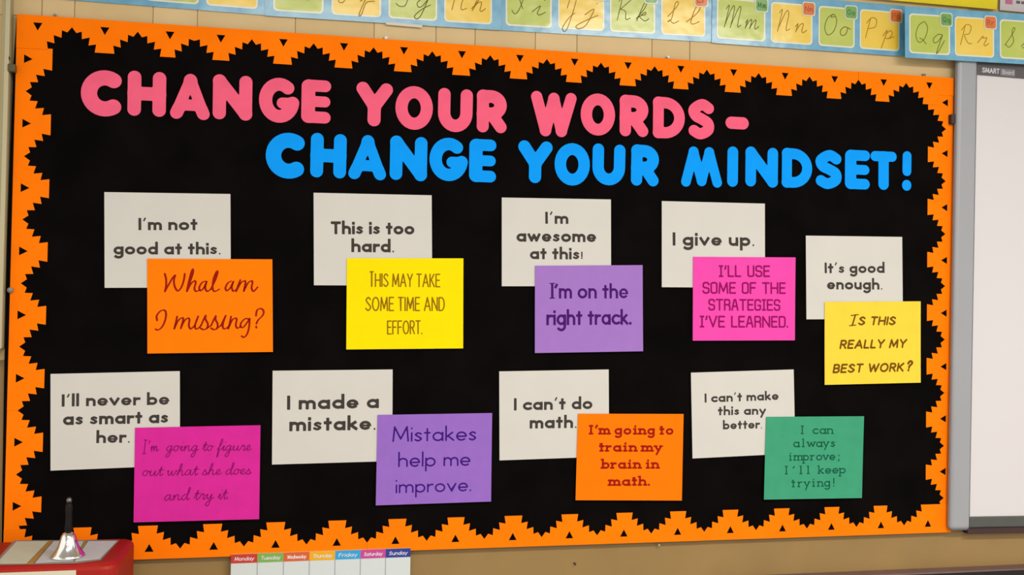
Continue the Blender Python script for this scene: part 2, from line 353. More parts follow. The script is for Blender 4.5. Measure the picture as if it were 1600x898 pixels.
def stroke_mesh(strokes, square=True, contrast=0.0):
    """inked strokes merged into one clean outline, in x,z with the face towards -y"""
    ths = [th for _, th in strokes]; step = max(.00028, min(ths)*.30)
    pad = max(ths)*1.3+2*step
    xs = [p[0] for q, _ in strokes for p in q]; ys = [p[1] for q, _ in strokes for p in q]
    ox, oy = min(xs)-pad+.37e-5, min(ys)-pad+.29e-5
    nx = int((max(xs)+pad-ox)/step)+2; ny = int((max(ys)+pad-oy)/step)+2
    fld = np.full((ny, nx), 1.0)
    def win(ax, ay, bx, by, m):
        i0 = max(0, int((min(ax, bx)-m-ox)/step)); i1 = min(nx, int((max(ax, bx)+m-ox)/step)+2)
        j0 = max(0, int((min(ay, by)-m-oy)/step)); j1 = min(ny, int((max(ay, by)+m-oy)/step)+2)
        X = (np.arange(i0, i1)*step+ox)[None, :]; Y = (np.arange(j0, j1)*step+oy)[:, None]
        return (slice(j0, j1), slice(i0, i1)), X, Y
    for pts, th in strokes:
        closed = abs(pts[0][0]-pts[-1][0])+abs(pts[0][1]-pts[-1][1]) < 1e-7
        n = len(pts)
        for i in range(n-1):
            (ax, ay), (bx, by) = pts[i], pts[i+1]; vx, vy = bx-ax, by-ay; L = math.hypot(vx, vy)
            if L < 1e-8: continue
            ux, uy = vx/L, vy/L; h = th/2
            if contrast: h *= (1-contrast)+contrast*abs(uy*.94-ux*.34)*1.15
            sl, X, Y = win(ax, ay, bx, by, h*2.3+2*step)
            al = (X-ax)*ux+(Y-ay)*uy; pe = np.abs((Y-ay)*ux-(X-ax)*uy)
            sq0 = square and not closed and i == 0; sq1 = square and not closed and i == n-2
            t = np.clip(al, 0, L); dd = np.hypot(al-t, pe)-h
            lo = -h if sq0 else 0.0; hi = L+h if sq1 else L
            if sq0 or sq1: dd = np.minimum(dd, np.maximum(np.maximum(lo-al, al-hi), pe-h))
            fld[sl] = np.minimum(fld[sl], dd)
    loops = [[(x+ox, y+oy) for x, y in lp] for lp in contours(fld+1e-9, step)]
    out = []
    for lp in loops:       # drop points that lie on a straight run
        k = []
        for i in range(len(lp)):
            p0 = lp[i-1]; p = lp[i]; p2 = lp[(i+1) % len(lp)]
            cr = abs((p[0]-p0[0])*(p2[1]-p[1])-(p[1]-p0[1])*(p2[0]-p[0]))
            if cr > 2e-3*step*step: k.append(p)
        if len(k) > 2: out.append(k)
    me = poly_mesh(out, 0.0)
    V = [tuple(v.co) for v in me.vertices]; F = [tuple(p.vertices) for p in me.polygons]
    bpy.data.meshes.remove(me)
    return V, F
def text_line(text, p0, p1, H, st):
    """lettering between two points of a plane parallel to the wall -> (verts, faces) in world x,z"""
    ax = Vector((p1.x-p0.x, p1.z-p0.z)); W = ax.length; ax /= W; up = Vector((-ax.y, ax.x))
    strokes, s = layout(text, W, H, st)
    V, F = stroke_mesh(strokes, s['square'], s['contrast'])
    return [(p0.x+ax.x*x+up.x*z, 0, p0.z+ax.y*x+up.y*z) for x, _, z in V], F
class MB:
    def __init__(self): self.V = []; self.F = []
    def add(self, V, F):
        k = len(self.V); self.V += list(V); self.F += [tuple(i+k for i in q) for q in F]

# ------------------------------------------------------------------ materials
M_WALL = mat('tan_wall_paint', (232, 196, 138), .7, .3, noise=.05, nscale=6)
M_TILE = [mat('tan_wall_tile_%s' % n, c, .55, .35, noise=.05, nscale=8) for n, c in (('warm', (236, 200, 142)), ('plain', (231, 195, 136)), ('pale', (238, 203, 145)))]
M_LOWER = mat('brown_wall_paint', (164, 129, 76), .55, .3, noise=.06, nscale=7)
M_GROUT = mat('grey_joint', (150, 118, 78), .9, .1)
M_FLOOR = mat('grey_floor_tile', (150, 140, 125), .5, .4, noise=.08, nscale=4)
M_CEIL = mat('white_ceiling', (225, 222, 212), .9, .1, noise=.03)
M_BLACK = mat('black_paper', (12, 6, 6), .95, .04, noise=.3, nscale=9)
M_CORK = mat('brown_cork', (120, 85, 50), .95, .1, noise=.2, nscale=60)
M_ORANGE = mat('orange_border_card', (288, 136, 0), .8, .04, noise=.05, nscale=12)
M_PINK = mat('pink_paper', (266, 106, 136), .85, .1, noise=.07, nscale=16)
M_BLUE = mat('blue_paper', (0, 166, 262), .85, .1, noise=.05, nscale=16)
M_WHITE = mat('white_paper', (228, 220, 206), .85, .15, noise=.02, nscale=10)
M_INK = mat('dark_grey_ink', (72, 64, 58), .8, .1)
M_ALU = mat('grey_aluminium', (172, 170, 170), .45, .4, metal=.15, noise=.03, nscale=5)

# ------------------------------------------------------------------ structure
TOPZ = Z0+1.22
XL, XR = -1.6, 3.7
wall = link('wall_back', box_mesh(XL, XR, 0.0, 0.12, Z0+.03, CEIL), m=M_WALL); tag(wall, kind='structure')
lower = link('wall_back_lower', box_mesh(XL, XR, 0.0, 0.12, 0.0, Z0+.03), m=M_LOWER); lower.name = 'wall_back.001'; tag(lower, kind='structure')
side_ = link('wall_back.002', box_mesh(XL, -.010, -.0012, 0.0, Z0+.03, at(5, 562).z), m=M_LOWER); tag(side_, kind='structure')
# tall wall tiles above the board: every seam that shows in the photo
seams = [at(x, y).x for x, y in ((66, 20), (117, 20), (239.5, 24), (308.5, 32), (461.5, 38), (584.5, 46), (681, 52), (742, 56), (836, 62), (901, 67), (1018, 76), (1077, 80))]
tz0, tz1 = TOPZ+.0005, CEIL-.02
for i in range(len(seams)-1):
    x0, x1 = seams[i]+.0006, seams[i+1]-.0006
    link('tile', box_mesh(x0, x1, -.0035, 0.0, tz0, tz1, .0008, 1), wall, M_TILE[i % 3])
link('tile', box_mesh(seams[-1]+.0009, 2.40, -.0035, 0.0, tz0, tz1, .0008, 1), wall, M_TILE[1])
link('tile', box_mesh(-.075, seams[0]-.0009, -.0035, 0.0, tz0, tz1, .0008, 1), wall, M_TILE[0])
fl = link('floor', box_mesh(XL, XR, -5.2, 0.12, -.1, 0.0), m=M_FLOOR); tag(fl, kind='structure')
ce = link('ceiling', box_mesh(XL, XR, -5.2, 0.12, CEIL, CEIL+.1), m=M_CEIL); tag(ce, kind='structure')
# chalk rail under the boards on the right
pr = at(1500, 885.0, 0.0).z
bmr = MB()
M_RAIL = mat('mauve_brown_rail', (118, 88, 84), .4, .5, noise=.1, nscale=20)
M_RAILD = mat('dark_brown_wood', (60, 42, 34), .5, .4, noise=.15, nscale=10)
rail = link('trim_1', box_mesh(at(1130, 898).x, XR, -.042, 0.0, pr-.005, pr, .0015), m=M_RAIL); tag(rail, kind='structure')
link('rail_face', box_mesh(at(1130, 898).x, XR, -.036, 0.0, pr-.16, pr-.0265), rail, M_RAILD)
link('rail_lip', box_mesh(at(1130, 898).x, XR, -.040, -.002, pr-.026, pr-.0055, .002), rail, mat('black_rail_gap', (28, 20, 20), .6, .3))

# ceiling lamps (out of view; they light the room)
for lx, ly, pw in LAMPS:
    lo = empty('unseen_ceiling_light', (lx, ly, CEIL-.06), 'unseen recessed fluorescent ceiling light, %s' % ('nearer the board, left' if lx < 1.5 and ly > -3 else 'nearer the board, right' if ly > -3 else 'farther from the board, left' if lx < 1.5 else 'farther from the board, right'), 'light', 'ceiling lights')
    link('frame', box_mesh(-.62, .62, -.17, .17, 0.0, .06, .004), lo, M_ALU)
    la = bpy.data.lights.new('unseen_tube_light', 'AREA'); la.shape = 'RECTANGLE'; la.size = 1.15; la.size_y = .28
    la.energy = pw; la.color = LIGHT_COL
    l2 = bpy.data.objects.new('unseen_tube_light', la); COL.objects.link(l2); l2.parent = lo; l2.location = (0, 0, -.004)

# ------------------------------------------------------------------ bulletin board
BW = 2.345
bb = empty('bulletin_board', (BW/2, 0, Z0), 'large bulletin board covered in black paper, its title and signs pinned on it', 'bulletin board')
link('cork_panel', rel(box_mesh(0.0, BW, -.013, -.0005, Z0+.001, TOPZ-.001), bb.location), bb, M_CORK)
pb = [(-.004, Z0+.003), (BW-.002, Z0+.004), (BW-.002, TOPZ-.004), (-.001, TOPZ-.004), (-.006, TOPZ-.12), (-.009, TOPZ-.5), (-.008, Z0+.4)]
link('backing_paper', rel(shifted(poly_mesh([pb], .001), 0, -.0135, 0), bb.location), bb, M_BLACK)

# orange cut-out border strips
TIPS = [(0, 0), (10, 12.5), (22.5, 8.5), (23, 25.5), (41, 20.5), (38.5, 39), (56, 35.5), (53, 54)]   # half notch, mm from its apex
def border(name, a0, a1, apexes, holes, place, depth, label, dep=.0755, tail=None):
    """a0..a1 along the edge; place(along, inward) -> (x, z)"""
    prof = [(a0, 0.0)]
    ap = sorted(apexes); body = []
    for p in ap:
        left = [(p-x/1000*SC, (.0215+y/1000)) for x, y in reversed(TIPS[1:])]
        right = [(p+x/1000*SC, (.0215+y/1000)) for x, y in TIPS]
        body += left+right
    body = [(x, min(y, dep)) for x, y in body]
    lo, hi = a0, a1
    kept = [(x, y) for x, y in body if lo-1e-6 <= x <= hi+1e-6]
    def depth_end(x):
        for p in ap:
            if abs(x-p) < 1e-4: return .0215
        for i in range(len(body)-1):
            (xa, ya), (xb, yb) = body[i], body[i+1]
            if min(xa, xb) <= x <= max(xa, xb) and abs(xb-xa) > 1e-6: return ya+(yb-ya)*(x-xa)/(xb-xa)
        return dep
    pts = [(a0, 0.0), (a0, depth_end(a0))]+kept+[(a1, depth_end(a1)), (a1, 0.0)]
    clean = [pts[0]]
    for q in pts[1:]:
        if abs(q[0]-clean[-1][0])+abs(q[1]-clean[-1][1]) > 1e-5: clean.append(q)
    if tail:
        tx, td = tail; keep = [q for q in clean if q[0] < tx]
        clean = keep+[(tx, depth_end(tx)), (tx, td), (a1, td), (a1, 0.0)]
    loops = [[place(x, y) for x, y in clean]]
    for h in holes:
        if a0 < h < a1: loops.append([place(h-.0098, .0165), place(h+.0098, .0165), place(h, .0345)])
    o = link('border_strip', shifted(poly_mesh(loops, .0006), 0, -.0147-depth*.0007, 0), m=M_ORANGE)
    recenter(o); return tag(o, label, 'border', 'orange border strips')
SC = 0.93
TX = lambda x: at(x, 25+(x-30)*.068+22).x
BX = lambda x: at(x, 878-(x-8)*.0333-24).x
LY = lambda y: at(52, y).z
RY = lambda y: at(1468, y).z
ptop = lambda a, i: (a, TOPZ-i)
pbot = lambda a, i: (a, Z0+i)
pleft = lambda a, i: (i, a)
pright = lambda a, i: (BW-i, a)
ta = {x: TX(x) for x in (115, 217, 299, 311, 394, 490, 583, 674, 764, 852, 936, 1019.5, 1100.5, 1181, 1260, 1336, 1410)}
th = [TX(x) for x in (62, 166, 267, 346, 443, 537, 630, 720, 810, 895, 978, 1060, 1142, 1222, 1299, 1375, 1446)]
border('t', 0.0, ta[115], [ta[115]], th, ptop, 3, 'short orange zigzag border piece in the top left corner of the black board')
border('t', ta[115]-.0003, ta[311], [ta[x] for x in (115, 217, 311)], th, ptop, 2, 'orange zigzag border strip along the top edge, above the first pink letters C and H')
border('t', ta[299], ta[852], [ta[x] for x in (299, 394, 490, 583, 674, 764, 852)], th, ptop, 3, 'orange zigzag border strip along the top edge, above the pink word YOUR')
border('t', ta[852]+.0003, ta[1336], [ta[x] for x in (852, 936, 1019.5, 1100.5, 1181, 1260, 1336)], th, ptop, 2, 'orange zigzag border strip along the top edge, above the pink word WORDS')
border('t', ta[1336]+.0003, BW, [ta[1336], ta[1410]], th, ptop, 3, 'short orange zigzag border strip in the top right corner of the black board', tail=(BW-.050, .048))
ba = {x: BX(x) for x in (181, 283, 382, 479, 573, 665.5, 755, 844, 930, 1014, 1096.5, 1177, 1256, 1333, 1407)}
bh = [BX(x) for x in (131, 235, 335, 431, 526, 617, 710, 799, 887, 971.5, 1055, 1137, 1218, 1294, 1371, 1444)]
border('b', 0.0, ba[573], [BX(80)]+[ba[x] for x in (181, 283, 382, 479, 573)], bh, pbot, 2, 'orange zigzag border strip along the bottom edge, left part above the calendar and red cabinet')
border('b', ba[573]+.0003, ba[1096.5], [ba[x] for x in (573, 665.5, 755, 844, 930, 1014, 1096.5)], bh, pbot, 3, 'orange zigzag border strip along the bottom edge, middle part')
border('b', ba[1096.5]+.0003, BW, [ba[x] for x in (1096.5, 1177, 1256, 1333, 1407)], bh, pbot, 2, 'orange zigzag border strip along the bottom edge, right part')
la_ = [LY(y) for y in (145, 246, 344, 443, 541, 640, 739, 833)]
lh = [LY(y) for y in (95, 195, 295, 393, 492, 590, 689, 788)]
border('l', la_[5], LY(77), la_[:6], lh, pleft, 1, 'orange zigzag border strip down the left edge, upper part')
border('l', Z0, la_[5]-.0003, la_[5:], lh, pleft, 0, 'orange zigzag border strip down the left edge, lower part behind the hand bell')
ra = [RY(y) for y in (203, 284, 366, 447, 530, 613, 695, 776)]
rh = [RY(y) for y in (162, 241, 325, 407, 489, 572, 653, 735)]
border('r', ra[5], TOPZ-.046, ra[:6], rh, pright, 1, 'orange zigzag border strip down the right edge, upper part beside the interactive whiteboard')
border('r', Z0+.040, ra[5]-.0003, ra[5:], rh, pright, 0, 'orange zigzag border strip down the right edge, lower part')

# ------------------------------------------------------------------ big title letters (rounded, cut from paper)
def big(ch):
    """strokes in the unit box, each with its radius as a share of the height"""
    return {
 'C': [(E(.66, .5, .66, .5, 58, 302, 22), .163)],
 'H': [([(0, 0), (0, 1)], .142), ([(1, 0), (1, 1)], .142), ([(0, .5), (1, .5)], .15)],
 'A': [([(0, 0), (.06, .11)], .135), ([(1, 0), (.94, .11)], .135), ([(0, 0), (.5, 1)], .118), ([(1, 0), (.5, 1)], .118), ([(.5, 1), (.5, .97)], .145), ([(.28, .25), (.72, .25)], .125)],
 'N': [([(0, 0), (0, 1)], .142), ([(1, 0), (1, 1)], .142), ([(0, 1), (1, 0)], .142)],
 'G': [(E(.54, .5, .54, .5, 52, 352, 24), .142), ([(.66, .42), (.93, .42)], .125)],
 'E': [([(0, 0), (0, 1)], .155), ([(.1, 1), (1, 1)], .135), ([(.1, .5), (.97, .5)], .125), ([(.1, 0), (1, 0)], .135)],
 'Y': [([(0, 1), (.5, .45)], .148), ([(1, 1), (.5, .45)], .148), ([(.5, .45), (.5, 0)], .148)],
 'O': [(E(.5, .5, .5, .5, 0, 360, 28), .138)],
 'U': [([(0, 1), (0, .42)]+E(.5, .42, .5, .42, 180, 360, 14)+[(1, .42), (1, 1)], .142)],
 'R': [([(0, 0), (0, 1)], .142), ([(0, 1), (.45, 1)]+E(.45, .71, .55, .29, 90, -90, 12)+[(0, .42)], .148), ([(.5, .4), (1, 0)], .142)],
 'W': [([(0, 1), (.27, 0)], .128), ([(.27, 0), (.5, .97)], .125), ([(.5, .97), (.73, 0)], .125), ([(.73, 0), (1, 1)], .128)],
 'D': [([(0, 0), (0, 1)], .135), ([(0, 1), (.3, 1)]+E(.3, .5, .7, .5, 90, -90, 16)+[(0, 0)], .135)],
 'S': [(smooth([(.95, .88), (.55, 1.0), (.06, .82), (.16, .62), (.55, .5), (.92, .36), (.92, .14), (.45, 0), (.06, .1)], 5), .138)],
 'M': [([(0, 0), (.24, 1)], .125), ([(.24, 1), (.5, .04)], .122), ([(.5, .04), (.74, 1)], .122), ([(.74, 1), (1, 0)], .125)],
 'I': [([(.5, 0), (.5, 1)], .14)],
 'T': [([(0, 1), (1, 1)], .13), ([(.5, 1), (.5, 0)], .145)],
 '-': [([(0, .5), (1, .5)], .5)],
 '!': [([(.5, 1), (.5, .49)], .12), ([(.5, 0), (.5, 0.03)], .125)],
    }[ch]
GCACHE = {}
def glyph_loops(ch, W, H):
    key = (ch, round(W, 4), round(H, 4))
    if key in GCACHE: return GCACHE[key]
    step = .0016; pad = .006
    nx = int((W+2*pad)/step)+2; ny = int((H+2*pad)/step)+2
    X, Y = np.meshgrid(np.arange(nx)*step-pad, np.arange(ny)*step-pad)
    ds = []
    for pts, rr in big(ch):
        if ch in 'I!': R_ = min(rr*H, W/2)
        elif ch == '-': R_ = H/2
        else: R_ = rr*H
        q = [(R_+x*(W-2*R_), R_+y*(H-2*R_)) for x, y in pts]
        dd = np.full(X.shape, 9.0)
        for (ax, ay), (bx, by) in zip(q[:-1], q[1:]):
            vx, vy = bx-ax, by-ay; L2 = vx*vx+vy*vy
            t = np.clip(((X-ax)*vx+(Y-ay)*vy)/L2, 0, 1) if L2 > 1e-12 else 0*X
            dd = np.minimum(dd, np.hypot(X-ax-t*vx, Y-ay-t*vy))
        ds.append(dd-R_)
    fld = ds[0]; k = .0022
    for e in ds[1:]:
        h = np.clip(.5+.5*(e-fld)/k, 0, 1); fld = e*(1-h)+fld*h-k*h*(1-h)
    lps = [[(x-pad, y-pad) for x, y in lp] for lp in contours(fld+1e-7, step)]
    GCACHE[key] = lps; return lps
YB = -.0148
def title(row, m, colour, group):
    for ch, x0, x1, y0, y1, word in row:
        xc = (x0+x1)/2; yc = (y0+y1)/2
        a = at(x0, yc, YB); b = at(x1, yc, YB); t = at(xc, y0, YB); bo = at(xc, y1, YB)
        W = b.x-a.x; H = t.z-bo.z
        if ch in 'HNIWMURADETY': H -= (abs(x1-x0)*.35*.045)/640     # the slope of the line adds to the box
        me = poly_mesh(glyph_loops(ch, W, H), .0022)
        bm = bmesh.new(); bm.from_mesh(me); bmesh.ops.remove_doubles(bm, verts=bm.verts, dist=1e-6); bm.to_mesh(me); bm.free()
        shifted(me, -W/2, 0, 0)
        o = link('paper_letter', me, m=m)
        o.location = ((a.x+b.x)/2, YB-.0012, (t.z+bo.z)/2-H/2)
        o.rotation_euler = (0, math.radians(random.uniform(-.5, .5)) if ch not in '-' else 0, 0)
        nm = {'-': 'dash', '!': 'exclamation mark'}.get(ch, 'letter '+ch)
        where = {'-': 'closing the upper title line', '!': 'closing the lower title line'}.get(ch, 'in the %s word %s on the title' % (colour, word))
        tag(o, '%s cut-out paper %s %s' % (colour, nm, where), 'letter', group)
random.seed(4)
title([('C', 127, 190, 110, 182, 'CHANGE'), ('H', 200, 260, 111.5, 182.5, 'CHANGE'), ('A', 267, 328, 116, 187, 'CHANGE'), ('N', 333, 394.5, 117.5, 188, 'CHANGE'),
       ('G', 405, 465, 122, 192, 'CHANGE'), ('E', 471, 517, 125, 193, 'CHANGE'), ('Y', 556, 613, 129, 198, 'YOUR'), ('O', 617.5, 676, 135, 203, 'YOUR'),
       ('U', 684, 738, 138.5, 207, 'YOUR'), ('R', 745, 791.5, 141, 208, 'YOUR'), ('W', 829, 900, 143.5, 214, 'WORDS'), ('O', 907, 960.5, 146.5, 212, 'WORDS'),
       ('R', 968, 1012.5, 149, 214, 'WORDS'), ('D', 1020, 1069.5, 152, 217, 'WORDS'), ('S', 1074, 1116, 155, 218, 'WORDS'), ('-', 1133, 1169, 183, 202, '')],
      M_PINK, 'pink', 'pink title letters')
title([('C', 415, 475, 207.5, 279, 'CHANGE'), ('H', 485, 541, 208.5, 278.5, 'CHANGE'), ('A', 545, 603, 211.5, 281, 'CHANGE'), ('N', 609, 667, 213, 282.5, 'CHANGE'),
       ('G', 671, 728, 215.5, 283, 'CHANGE'), ('E', 733, 775, 217.5, 285, 'CHANGE'), ('Y', 809, 862.5, 220, 286.5, 'YOUR'), ('O', 866, 921, 224, 290, 'YOUR'),
       ('U', 925, 976, 225, 290, 'YOUR'), ('R', 985.5, 1028.5, 226.5, 291, 'YOUR'), ('M', 1064, 1127.5, 229.5, 293, 'MINDSET'), ('I', 1135, 1153, 229, 292, 'MINDSET'),
       ('N', 1164, 1214.5, 230, 292.5, 'MINDSET'), ('D', 1221, 1268, 232, 294, 'MINDSET'), ('S', 1272.5, 1315, 234.5, 295.5, 'MINDSET'), ('E', 1319.5, 1358, 234.5, 296, 'MINDSET'),
       ('T', 1359.5, 1400, 236.5, 297, 'MINDSET'), ('!', 1408.5, 1423, 236.5, 298, '')],
      M_BLUE, 'blue', 'blue title letters')

# ------------------------------------------------------------------ signs
def sign(corners, colour, lines, ink, style, label, group, Y, lift=0.0, extra=None):
    """corners TL, TR, BR, BL as seen; lines = (text, x0, x1, base0, base1, height)"""
    P = [at(u, v, Y) for u, v in corners]
    n = 8; V = []; F = []
    def surf(x, z):    # gentle curl: the lower edge stands off the board
        t = max(0.0, min(1.0, (P[0].z-z)/(P[0].z-P[3].z)))
        return -lift*t*t
    th_ = .0004
    for side in (0, 1):
        for j in range(n+1):
            for i in range(n+1):
                s, t = i/n, j/n
                q = (P[0]*(1-s)+P[1]*s)*(1-t)+(P[3]*(1-s)+P[2]*s)*t
                V.append((q.x, Y+surf(q.x, q.z)+(0 if side else -th_), q.z))
    m1 = (n+1)**2
    for j in range(n):
        for i in range(n):
            a = j*(n+1)+i
            F.append((a, a+n+1, a+n+2, a+1)); F.append((m1+a, m1+a+1, m1+a+n+2, m1+a+n+1))
    rim = [i for i in range(n+1)]+[j*(n+1)+n for j in range(1, n+1)]+[n*(n+1)+i for i in range(n-1, -1, -1)]+[j*(n+1) for j in range(n-1, 0, -1)]
    for a, b in zip(rim, rim[1:]+rim[:1]): F.append((a, b, b+m1, a+m1))
    o = link('paper_sign', mesh_from(V, F), m=colour)
    c = recenter(o); tag(o, label, 'sign', group)
    mb = MB()
    for (tx, x0, x1, b0, b1, h) in lines:
        p0 = at(x0, b0, Y); p1 = at(x1, b1, Y)
        H = at((x0+x1)/2, (b0+b1)/2-h, Y).z-at((x0+x1)/2, (b0+b1)/2, Y).z
        mb.add(*text_line(tx, p0, p1, H, style))
    if extra:
        for pl, th in extra:
            q = [at(u, v, Y) for u, v in smooth(pl, 4)]
            mb.add(*stroke_mesh([([(a.x, a.z) for a in q], th)], False, .45))
    V2 = [(x-c.x, Y+surf(x, z)-th_-.0003-c.y, z-c.z) for x, _, z in mb.V]
    link('lettering', mesh_from(V2, mb.F), o, ink)
    return o
FUT = dict(t=.218, xh=.67, asc=1.07, desc=-.34, gap=.5, space=.62, thinp=True)
def white(c, lines, label):
    tl, tr, bl = c
    a, b, e = at(*tl, 0), at(*tr, 0), at(*bl, 0)
    sign([tl, tr, None, bl], M_WHITE, lines, M_INK, FUT, label, 'white sentence signs', -.0178) if False else None
    br = a+(b-a)+(e-a)
    q = br-CAM; cx = q.dot(r); cy = q.dot(d); cz = q.dot(f)
    return sign([tl, tr, (800+FPX*cx/cz, 449+FPX*cy/cz), bl], M_WHITE, lines, M_INK, FUT, label, 'white sentence signs', -.0185)
white(((163, 300), (360, 303), (163.5, 449.5)), [("I'm not", 216.5, 308.5, 359.5, 359.5, 19), ("good at this.", 177.5, 345.5, 397.5, 397.5, 18.7)],
      'white paper sign reading I\'m not good at this.')
white(((490, 301), (674.5, 305), (490.5, 445.5)), [("This is too", 517, 647.5, 365.8, 366.3, 20), ("hard.", 549, 616.5, 393.7, 394.2, 20)],
      'white paper sign reading This is too hard.')
white(((784, 308.5), (954.5, 311.5), (784, 447)), [("I'm", 852, 888, 349.5, 349.7, 18.7), ("awesome", 807, 931.5, 377.5, 378.2, 19.5), ("at this!", 828, 911, 404.7, 405.3, 18.5)],
      'white paper sign reading I\'m awesome at this!')
white(((1034, 314), (1195, 318), (1034, 448.5)), [("I give up.", 1051, 1179, 383.5, 384.5, 20.5)], 'white paper sign reading I give up.')
white(((1259, 368), (1409.5, 370), (1260, 498.7)), [("It's good", 1288.5, 1382, 426.7, 426.3, 16.5), ("enough.", 1292, 1379, 452, 452.3, 17)],
      'white paper sign reading It\'s good enough.')
white(((79, 584), (281, 579.5), (79, 735)), [("I'll never be", 96.5, 264.5, 635, 632, 19), ("as smart as", 98.5, 263, 664, 660.5, 20), ("her.", 150.5, 203.5, 692, 691.3, 19)],
      'white paper sign reading I\'ll never be as smart as her.')
white(((426, 579), (613.5, 577), (425, 725.5)), [("I made a", 448.5, 592, 640, 637.3, 22), ("mistake.", 452, 587.5, 673.5, 671.2, 22)],
      'white paper sign reading I made a mistake.')
white(((780, 580), (951, 577), (780.5, 719)), [("I can't do", 803, 925.5, 641, 638.7, 19), ("math.", 827.5, 901.5, 669.3, 668.3, 19.5)],
      'white paper sign reading I can\'t do math.')
white(((1079.5, 582), (1240, 577), (1082, 716)), [("I can't make", 1101, 1216.5, 628.7, 624.5, 14), ("this any", 1121.5, 1196.5, 648.7, 647.5, 14), ("better.", 1129.5, 1191, 670.7, 669, 13.8)],
      'white paper sign reading I can\'t make this any better.')

G = 'coloured answer signs'
def tr(pts, s=7.185, ox=230, oy=415): return [(ox+x/s, oy+y/s) for x, y in pts]
hand = [[(198, 92), (212, 150), (213, 220), (200, 287)], [(200, 285), (240, 215), (290, 130), (315, 108)], [(315, 108), (300, 170), (312, 240), (345, 282), (385, 240), (412, 160), (422, 92)],
 [(445, 285), (470, 170), (500, 60), (515, 42), (512, 90), (475, 200), (447, 287)], [(450, 280), (490, 205), (530, 170), (545, 190), (530, 255), (550, 288), (590, 270)],
 [(655, 172), (618, 188), (585, 240), (597, 280), (635, 250), (668, 178)], [(665, 182), (652, 250), (675, 287), (715, 262)],
 [(715, 262), (765, 160), (792, 75), (778, 68), (745, 150), (735, 255), (760, 288), (812, 262)],
 [(945, 172), (905, 195), (878, 250), (897, 280), (935, 245), (968, 178)], [(965, 182), (950, 240), (965, 285), (1000, 265)],
 [(1046, 160), (1022, 220), (1000, 287)], [(1002, 280), (1050, 195), (1092, 170), (1103, 190), (1085, 285)], [(1087, 280), (1130, 195), (1170, 170), (1182, 190), (1172, 250), (1195, 287), (1240, 240)],
 [(112, 612), (108, 560), (150, 508), (195, 500), (212, 535), (203, 610), (168, 685), (125, 720), (95, 712)],
 [(337, 570), (322, 640), (305, 707)], [(307, 700), (345, 620), (390, 585), (405, 605), (378, 703)], [(380, 695), (420, 615), (460, 588), (475, 610), (468, 670), (490, 708), (535, 670)],
 [(535, 670), (573, 568), (545, 640), (538, 695), (565, 708), (605, 670)],
 [(605, 670), (655, 560), (655, 600), (682, 655), (668, 705), (628, 716), (600, 700)], [(668, 705), (720, 668)],
 [(720, 668), (768, 565), (768, 605), (792, 655), (782, 705), (748, 716), (718, 700)], [(782, 705), (830, 668)],
 [(830, 668), (882, 560), (855, 635), (850, 695), (880, 706), (915, 680)],
 [(942, 570), (928, 640), (910, 707)], [(912, 700), (955, 610), (992, 588), (1005, 605), (995, 665), (1012, 700), (1050, 680)],
 [(1142, 598), (1100, 595), (1055, 640), (1050, 685), (1080, 690), (1120, 640), (1150, 595)], [(1150, 595), (1145, 680), (1125, 760), (1090, 802), (1060, 790)],
 [(1222, 560), (1232, 502), (1272, 480), (1306, 505), (1298, 555), (1245, 610), (1226, 650)], [(1224, 682), (1226, 694)]]
sign([(230, 404), (425.5, 405), (426.5, 549.5), (230.5, 552)], mat('orange_paper', (284, 136, 0), .85, .05, noise=.03), [], mat('dark_red_ink', (160, 26, 0), .8, .1), {},
     'orange paper sign reading What am I missing?', G, -.0205, .0015, [(tr(p), .0042) for p in hand])
AM = dict(t=.095, gap=.26, space=.42, caps=True, square=False)
ys = mat('yellow_paper', (268, 238, 0), .85, .05, noise=.02)
sign([(542, 403.5), (724, 403.5), (723.5, 544), (541, 545.7)], ys,
     [("T", 577.5, 584, 448.3, 448.3, 25), ("HIS MAY TAKE", 585.5, 688, 448.3, 448.8, 21.5), ("SOME TIME AND", 570.5, 695, 486, 486, 22.5), ("EFFORT.", 604.5, 660, 522.5, 522, 22)],
     mat('gold_brown_ink', (158, 112, 4), .8, .1), AM, 'bright yellow paper sign reading This may take some time and effort.', G, -.0205, .0015)
C3 = dict(t=.165, xh=.7, asc=1.04, desc=-.4, gap=.42, space=.6, square=True, serifI=True)
sign([(836, 415), (1004, 414), (1004.5, 548.5), (835.5, 551.3)], mat('lilac_paper', (174, 124, 202), .8, .15, noise=.03),
     [("I'm on the", 861, 981.5, 466.3, 466, 23), ("right track.", 853.5, 986.5, 508, 507, 24)],
     mat('deep_purple_ink', (78, 22, 112), .8, .1), C3, 'lilac paper sign reading I\'m on the right track.', G, -.0205, .0015,
     [([(859, 442.8), (866.5, 442.4)], .0036), ([(859, 465.7), (866.5, 465.4)], .0036)])
C4 = dict(t=.145, gap=.26, space=.55, caps=True, sq=True, square=True)
sign([(1083, 401), (1243, 402), (1241.5, 531.5), (1082, 532)], mat('hot_pink_paper', (255, 78, 178), .8, .15, noise=.03),
     [("I'LL USE", 1123, 1203, 432.8, 432.8, 18.5), ("SOME OF THE", 1097.5, 1227.5, 458.8, 459.2, 18.5), ("STRATEGIES", 1106.5, 1219, 485, 485.5, 18.3), ("I'VE LEARNED.", 1093, 1231, 511.5, 511.8, 18.5)],
     mat('dark_magenta_ink', (160, 4, 98), .8, .1), C4, 'hot pink paper sign reading I\'ll use some of the strategies I\'ve learned.', G, -.0205, .0015)
C5 = dict(t=.20, gap=.3, space=.5, caps=True, slant=.22, square=False)
